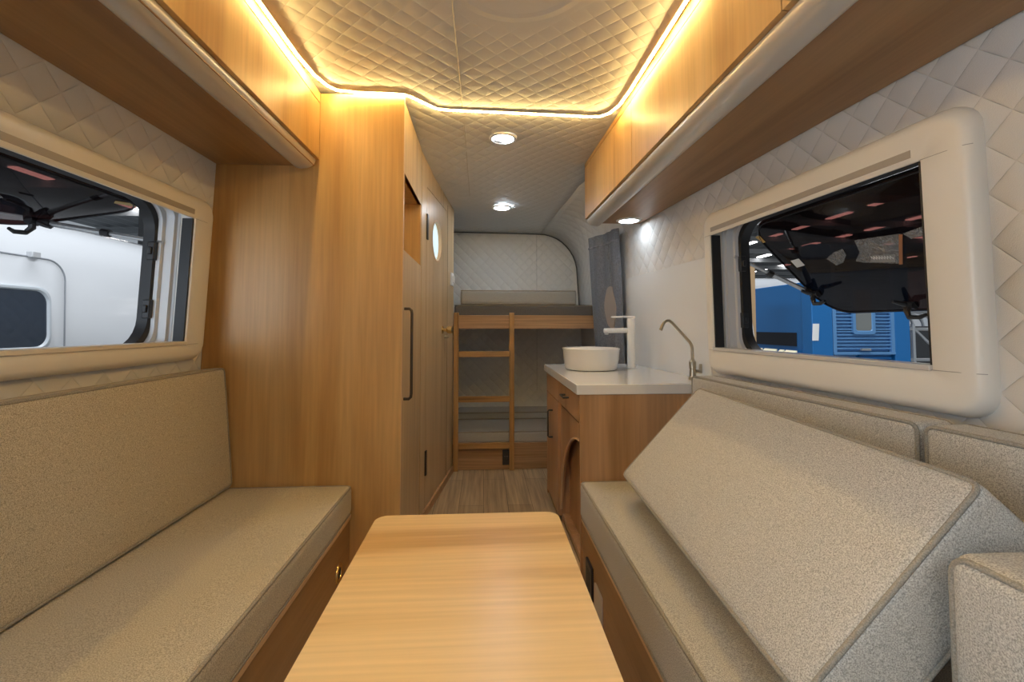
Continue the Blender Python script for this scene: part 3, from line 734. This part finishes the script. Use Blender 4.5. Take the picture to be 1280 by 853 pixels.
for x in (-.232, .196):
    MB().box(x, x+.038, 3.515, 3.548, 0, 1.205).build('post', W_O, t, bevel=.003)
for z in (.885, .540, .187): MB().box(-.194, .196, 3.520, 3.545, z-.022, z+.022).build('rung', W_OX, t, bevel=.002)

# ------------------------------------------------------------------ outside
GZ = -.55
CONC = plain('hall_concrete', (.42,.42,.41), .6)
tag(MB().box(-16, 32, -16, 46, GZ-.1, GZ).build('ground', CONC), 'grey concrete hall floor outside the windows', 'ground', kind='structure')
ROOFM = plain('roof_sheet', (.15,.165,.18), .5)
roof = thing('roof', (0, 4, 5.2), 'grey sheet roof of the hall seen through the windows', 'roof', kind='structure')
rf = MB(); loops = []
for y in (-16, 46):
    loops.append([(-16 + .3*k, y, 5.2 + .05*(k % 2)) for k in range(161)])
rf.loft(loops, closed=False); rs = rf.build('sheet', ROOFM, roof, smooth=False)
sd = rs.modifiers.new('thick', 'SOLIDIFY'); sd.thickness = .04
SKY = emit('lit_skylight', (1.0,.97,.95), 9)
for x in (-12, -9, -6.4, 10, 13, 16.2, 20, 25):
    y = 2.0
    while y < (16 if x < 0 else 34):
        if not (x > 0 and y < 5): MB().box(x-.13, x+.13, y, y+1.0, 5.14, 5.18).build('skylight', SKY, roof)
        y += 1.9 if x > 0 else 3.4
STEEL = plain('dark_steel', (.06,.065,.07), .5)
PUR = plain('purlin_steel', (.34,.36,.38), .5)
for y in range(-3, 14):
    MB().box(-15.9, 31.9, y*3.2+.3, y*3.2+.38, 4.90, 5.12).build('purlin', PUR, roof)
t = thing('steel_column', (-6.0, 8.6, GZ), 'dark steel column of the hall behind the white vehicle', 'column', kind='structure')
cm = MB().box(-6.2, -5.8, 8.5, 8.52, GZ, 5.0); cm.box(-6.2, -5.8, 8.8, 8.82, GZ, 5.0); cm.box(-6.01, -5.99, 8.52, 8.8, GZ, 5.0); cm.build('shaft', STEEL, t)

# white vehicle parked on the left
VX = -2.25
PAINT = plain('white_paint', (.82,.84,.87), .18, coat=1)
v = thing('parked_van', (-3.1, 3.0, GZ), 'white vehicle with a hatch and small window parked outside the left window', 'vehicle')
prof = [(VX+.02,-.25),(VX,.2),(VX,.8),(VX-.02,1.25),(VX-.05,1.45),(VX-.10,1.58),(VX-.19,1.67),(VX-.33,1.715),(VX-1.0,1.74),(VX-1.7,1.715),(VX-1.95,1.45),(VX-2.0,.6),(VX-1.98,-.25)]
vl = []
for y, i in ((-1.6,.10),(-1.55,.03),(-1.45,0),(2.0,0),(5.6,0),(5.9,.03),(6.05,.12),(6.1,.22)):
    vl.append([(VX-1.0 + (x-VX+1.0)*(1-i*.5), y, -.25 + (z+.25)*(1-i*.3)) for x, z in prof])
MB().loft(vl, True, True, True).build('body', PAINT, v, ang=50)
def V_(u, z, d): return (VX - .0 + d + (-.02*max(0, (z-.8)/.45)), u, z)
MB().loft([[V_(u, z, -.004) for u, z in rr(.9,2.60,.42,1.445,.10,8)], [V_(u, z, .006) for u, z in rr(.9,2.60,.42,1.445,.10,8)], [V_(u, z, .008) for u, z in rr(.904,2.596,.424,1.441,.098,8)]], True, False, True).build('hatch', PAINT, v, ang=40)
MB().tube([V_(u, z, .006) for u, z in rr(.897,2.603,.417,1.448,.102,8)], .005, closed=True, n=6).build('hatch_gap', plain('grey_gap', (.30,.32,.35), .5), v)
wf = MB().loft([[V_(u, z, d) for u, z in rr(1.2+i,2.51-i,.975+i,1.30-i,.07-i*.3,8)] for i, d in ((0,.004),(0,.02),(.006,.026),(.016,.026),(.022,.016))]).build('window_frame', plain('pale_frame', (.58,.62,.66), .3), v, ang=40)
MB().prism(rr(1.215,2.495,.99,1.285,.06,8), lambda u, z: V_(u, z, .010), lambda u, z: V_(u, z, .015)).build('pane', plain('dark_blue_glass', (.015,.03,.055), .04, coat=1), wf)
for u in (2.42, 1.3):
    MB().box(VX-.03, VX+.004, u-.022, u+.022, 1.445, 1.475).build('hatch_hinge', GREYP, v, bevel=.004)
MB().box(VX-.002, VX+.014, 2.52, 2.60, .885, .915).build('catch', BLACKP, v, bevel=.003)
def wheel(y):
    MB().lathe([(.001,0),(.18,0),(.20,-.03),(.31,-.03),(.34,-.01),(.34,-.2),(.001,-.2)], (VX-.02,y,GZ+.34), 32, 'x').build('wheel', BLACK, v)
wheel(-.4); wheel(4.6)

# blue bodywork on the right
BLUE = plain('blue_paint', (.012,.15,.42), .35, coat=.3)
BLUE2 = plain('pale_blue_panel', (.11,.27,.52), .4)
bx0, by0, bz1 = 2.64, 3.50, 1.465
c = thing('blue_container', (3.1, 4.4, GZ), 'blue metal kiosk body with a corrugated front, outside the right window', 'container')
b = MB(); b.box(bx0, 3.458, by0+.04, 5.4, GZ+.1, bz1)
b.box(bx0-.012, 2.80, by0, by0+.12, GZ+.1, bz1+.3); b.box(3.325, 3.458, by0, by0+.06, GZ+.1, bz1+.3); b.box(2.80, 3.325, by0+.03, by0+.10, bz1, bz1+.3)
b.build('body', BLUE, c, bevel=.005)
def corr(x0, x1, z0, z1, name, mat):
    cor = []; z = z0; k = 0
    while z < z1: cor += [(by0+.030, z), (by0+.030, z+.011), (by0+.010, z+.015), (by0+.010, z+.024)]; z += .0275
    return MB().loft([[(x, y, zz) for y, zz in cor] for x in (x0, x1)], closed=False).build(name, mat, c, smooth=False)
corr(2.83, 2.975, 1.055, 1.75, 'corrugated_panel', BLUE2); corr(3.155, 3.30, 1.055, 1.75, 'corrugated_panel', BLUE2); corr(2.83, 3.30, .90, 1.055, 'corrugated_panel', BLUE2)
corr(2.82, 3.01, .30, .87, 'corrugated_panel', BLUE2); corr(3.04, 3.30, .30, .87, 'corrugated_panel', BLUE)
fr_ = MB(); fr_.box(2.802, 2.832, by0, by0+.03, .885, 1.75); fr_.box(3.298, 3.324, by0, by0+.03, .885, 1.75); fr_.box(2.802, 3.324, by0-.004, by0+.03, .872, .892); fr_.build('panel_frame', BLUE2, c)
MB().box(3.02, 3.10, by0-.022, by0-.006, .905, .922).build('handle', ALU, c)
wfm = MB().loft([[(x, y, z) for x, z in rr(2.97+i,3.16-i,1.035+i,1.42-i,.02,4)] for i, y in ((0,by0+.02),(0,by0-.004),(.024,by0-.004),(.03,by0+.004))]).build('window', BLUE2, c)
MB().box(2.99, 3.14, by0+.002, by0+.006, 1.05, 1.40).build('pane', plain('grey_pane', (.20,.21,.20), .2), wfm)
MB().box(bx0-.004, bx0+.001, 3.70, 4.42, .93, 1.045).build('opening', plain('dark_opening', (.012,.014,.02), .6), c)
for y0_, y1_ in ((3.66,3.80),(3.82,3.88),(3.92,4.10),(4.13,4.32)):
    MB().hexa([(bx0-.09,y0_,.835),(bx0-.03,y0_,.86),(bx0-.03,y1_,.86),(bx0-.09,y1_,.835),(bx0-.09,y0_,.84),(bx0-.03,y0_,.895),(bx0-.03,y1_,.895),(bx0-.09,y1_,.84)]).build('pale_panel', plain('pale_yellow', (.80,.74,.52), .6), c)
MB().box(bx0-.10, bx0, 3.60, 4.45, .80, .834).build('ledge', BLUE, c)
MB().prism([(3.506,.985),(3.53,.985),(3.535,1.12),(3.51,1.12)], lambda u, v: (bx0-.0165+(u-3.506)*2.0, by0-.001, v), lambda u, v: (bx0-.0165+(u-3.506)*2.0+.004, by0-.003, v)).build('notice', PAPER, c)
# cardboard carton standing between
cb = thing('cardboard_box', (2.18, 4.0, GZ), 'tall brown cardboard box standing left of the blue bodywork, paper taped on', 'box')
CARD = plain('cardboard', (.46,.30,.16), .8)
q_ = MB().box(1.98, 2.225, 3.60, 3.95, GZ, 1.61); q_.build('carton', CARD, cb, bevel=.004)
for s_ in (-1, 1): MB().box(2.102+s_*.061-.059, 2.102+s_*.061+.059, 3.60, 3.95, 1.611, 1.616).build('flap', CARD, cb)
MB().prism([(2.15,.985),(2.205,.985),(2.185,1.16),(2.15,1.165)], lambda u, v: (u, 3.598, v), lambda u, v: (u, 3.592, v)).build('paper', PAPER, cb)
tag(MB().box(3.1, 6.2, 6.0, 8.2, GZ, 1.77).build('white_panel_van', PAINT, None, bevel=.12, seg=4), 'white vehicle roof showing above the blue bodywork', 'vehicle')
# tubular steel rack
GALV = plain('galvanised_tube', (.60,.62,.64), .3, .7)
r = thing('tube_rack', (3.9, 3.7, GZ), 'galvanised steel tube frame right of the blue bodywork', 'rack')
RY = 3.6
for x in (3.58, 3.885, 4.25): MB().tube([(x, RY, GZ), (x, RY, 1.12)], .016).build('post', GALV, r)
for z in (1.075, .82, .30): MB().tube([(3.52, RY, z), (4.4, RY, z)], .013).build('rail', GALV, r)
MB().tube([(3.60, RY, 1.07), (3.86, RY, .83)], .011).build('brace', GALV, r)
MB().tube([(3.78, RY, 1.07), (3.95, RY, .92)], .011).build('brace', GALV, r)
for k in range(6):
    cx_ = 3.475 + .018*k; rad = .30 - .028*k
    pts = [(cx_, RY+.1+.06*k, 1.09)] + [(cx_+rad-rad*math.cos(R(a)), RY+.1+.06*k, 1.10+.13*math.sin(R(a))) for a in range(0, 181, 15)]
    MB().tube(pts, .010).build('hoop', GALV, r)
tag(MB().box(3.60, 3.72, 4.05, 4.10, GZ, 1.08).build('wooden_plank', plain('old_plank', (.22,.16,.11), .8)), 'brown plank standing behind the steel tube frame', 'plank')
tag(MB().box(3.74, 4.9, 4.3, 4.36, GZ, 1.10).build('dark_board', plain('dark_sheet', (.05,.052,.055), .5)), 'dark sheet standing behind the steel tube frame', 'board')
# ------------------------------------------------------------------ light, world, camera
w = bpy.data.worlds.new('World'); scene.world = w; w.use_nodes = True
bg = w.node_tree.nodes['Background']; bg.inputs[0].default_value = (.80,.90,1.0,1); bg.inputs[1].default_value = .35
def area(name, loc, rot, sx, sy, e, c=(1,1,1)):
    l = bpy.data.lights.new(name, 'AREA'); l.shape = 'RECTANGLE'; l.size = sx; l.size_y = sy; l.energy = e; l.color = c
    o = bpy.data.objects.new(name, l); o.location = loc; o.rotation_euler = rot; col.objects.link(o); return o
# added unseen area lights over the lanes either side and behind the cabin
area('hall_fill', (-2.0, 2.0, 4.9), (0, R(12), 0), 1.2, 5, 170, (.90,.95,1))
area('hall_fill', (2.1, 2.0, 4.9), (0, R(-8), 0), 1.2, 5, 290, (.92,.96,1))
area('hall_fill', (0, -3.4, 4.3), (R(48), 0, 0), 4, 2, 90, (.90,.95,1))

# cool fill light added out of view behind the camera; no door is built
d_ = Vector((1.1, 1.2, .95)) - Vector((-1.75, -.45, 1.15))
area('added_side_fill', (-1.75, -.45, 1.15), d_.to_track_quat('-Z', 'Y').to_euler(), 1.2, 1.5, 40, (.76,.88,1.0))

cam = bpy.data.cameras.new('Camera'); co = bpy.data.objects.new('Camera', cam); col.objects.link(co)
co.location = (0, 0, 1.10); co.rotation_euler = (R(92.5), 0, -R(3.51657))
cam.sensor_width = 36; cam.lens = 569/1280*36; cam.shift_y = -.03386; cam.clip_start = .02
scene.camera = co
vs = scene.view_settings; vs.view_transform = 'Standard'; vs.look = 'None'; vs.gamma = 1; vs.use_curve_mapping = False; vs.exposure = 0
scene.cycles.use_denoising = True
scene.cycles.max_bounces = 8; scene.cycles.diffuse_bounces = 5; scene.cycles.glossy_bounces = 4
scene.cycles.sample_clamp_indirect = 6
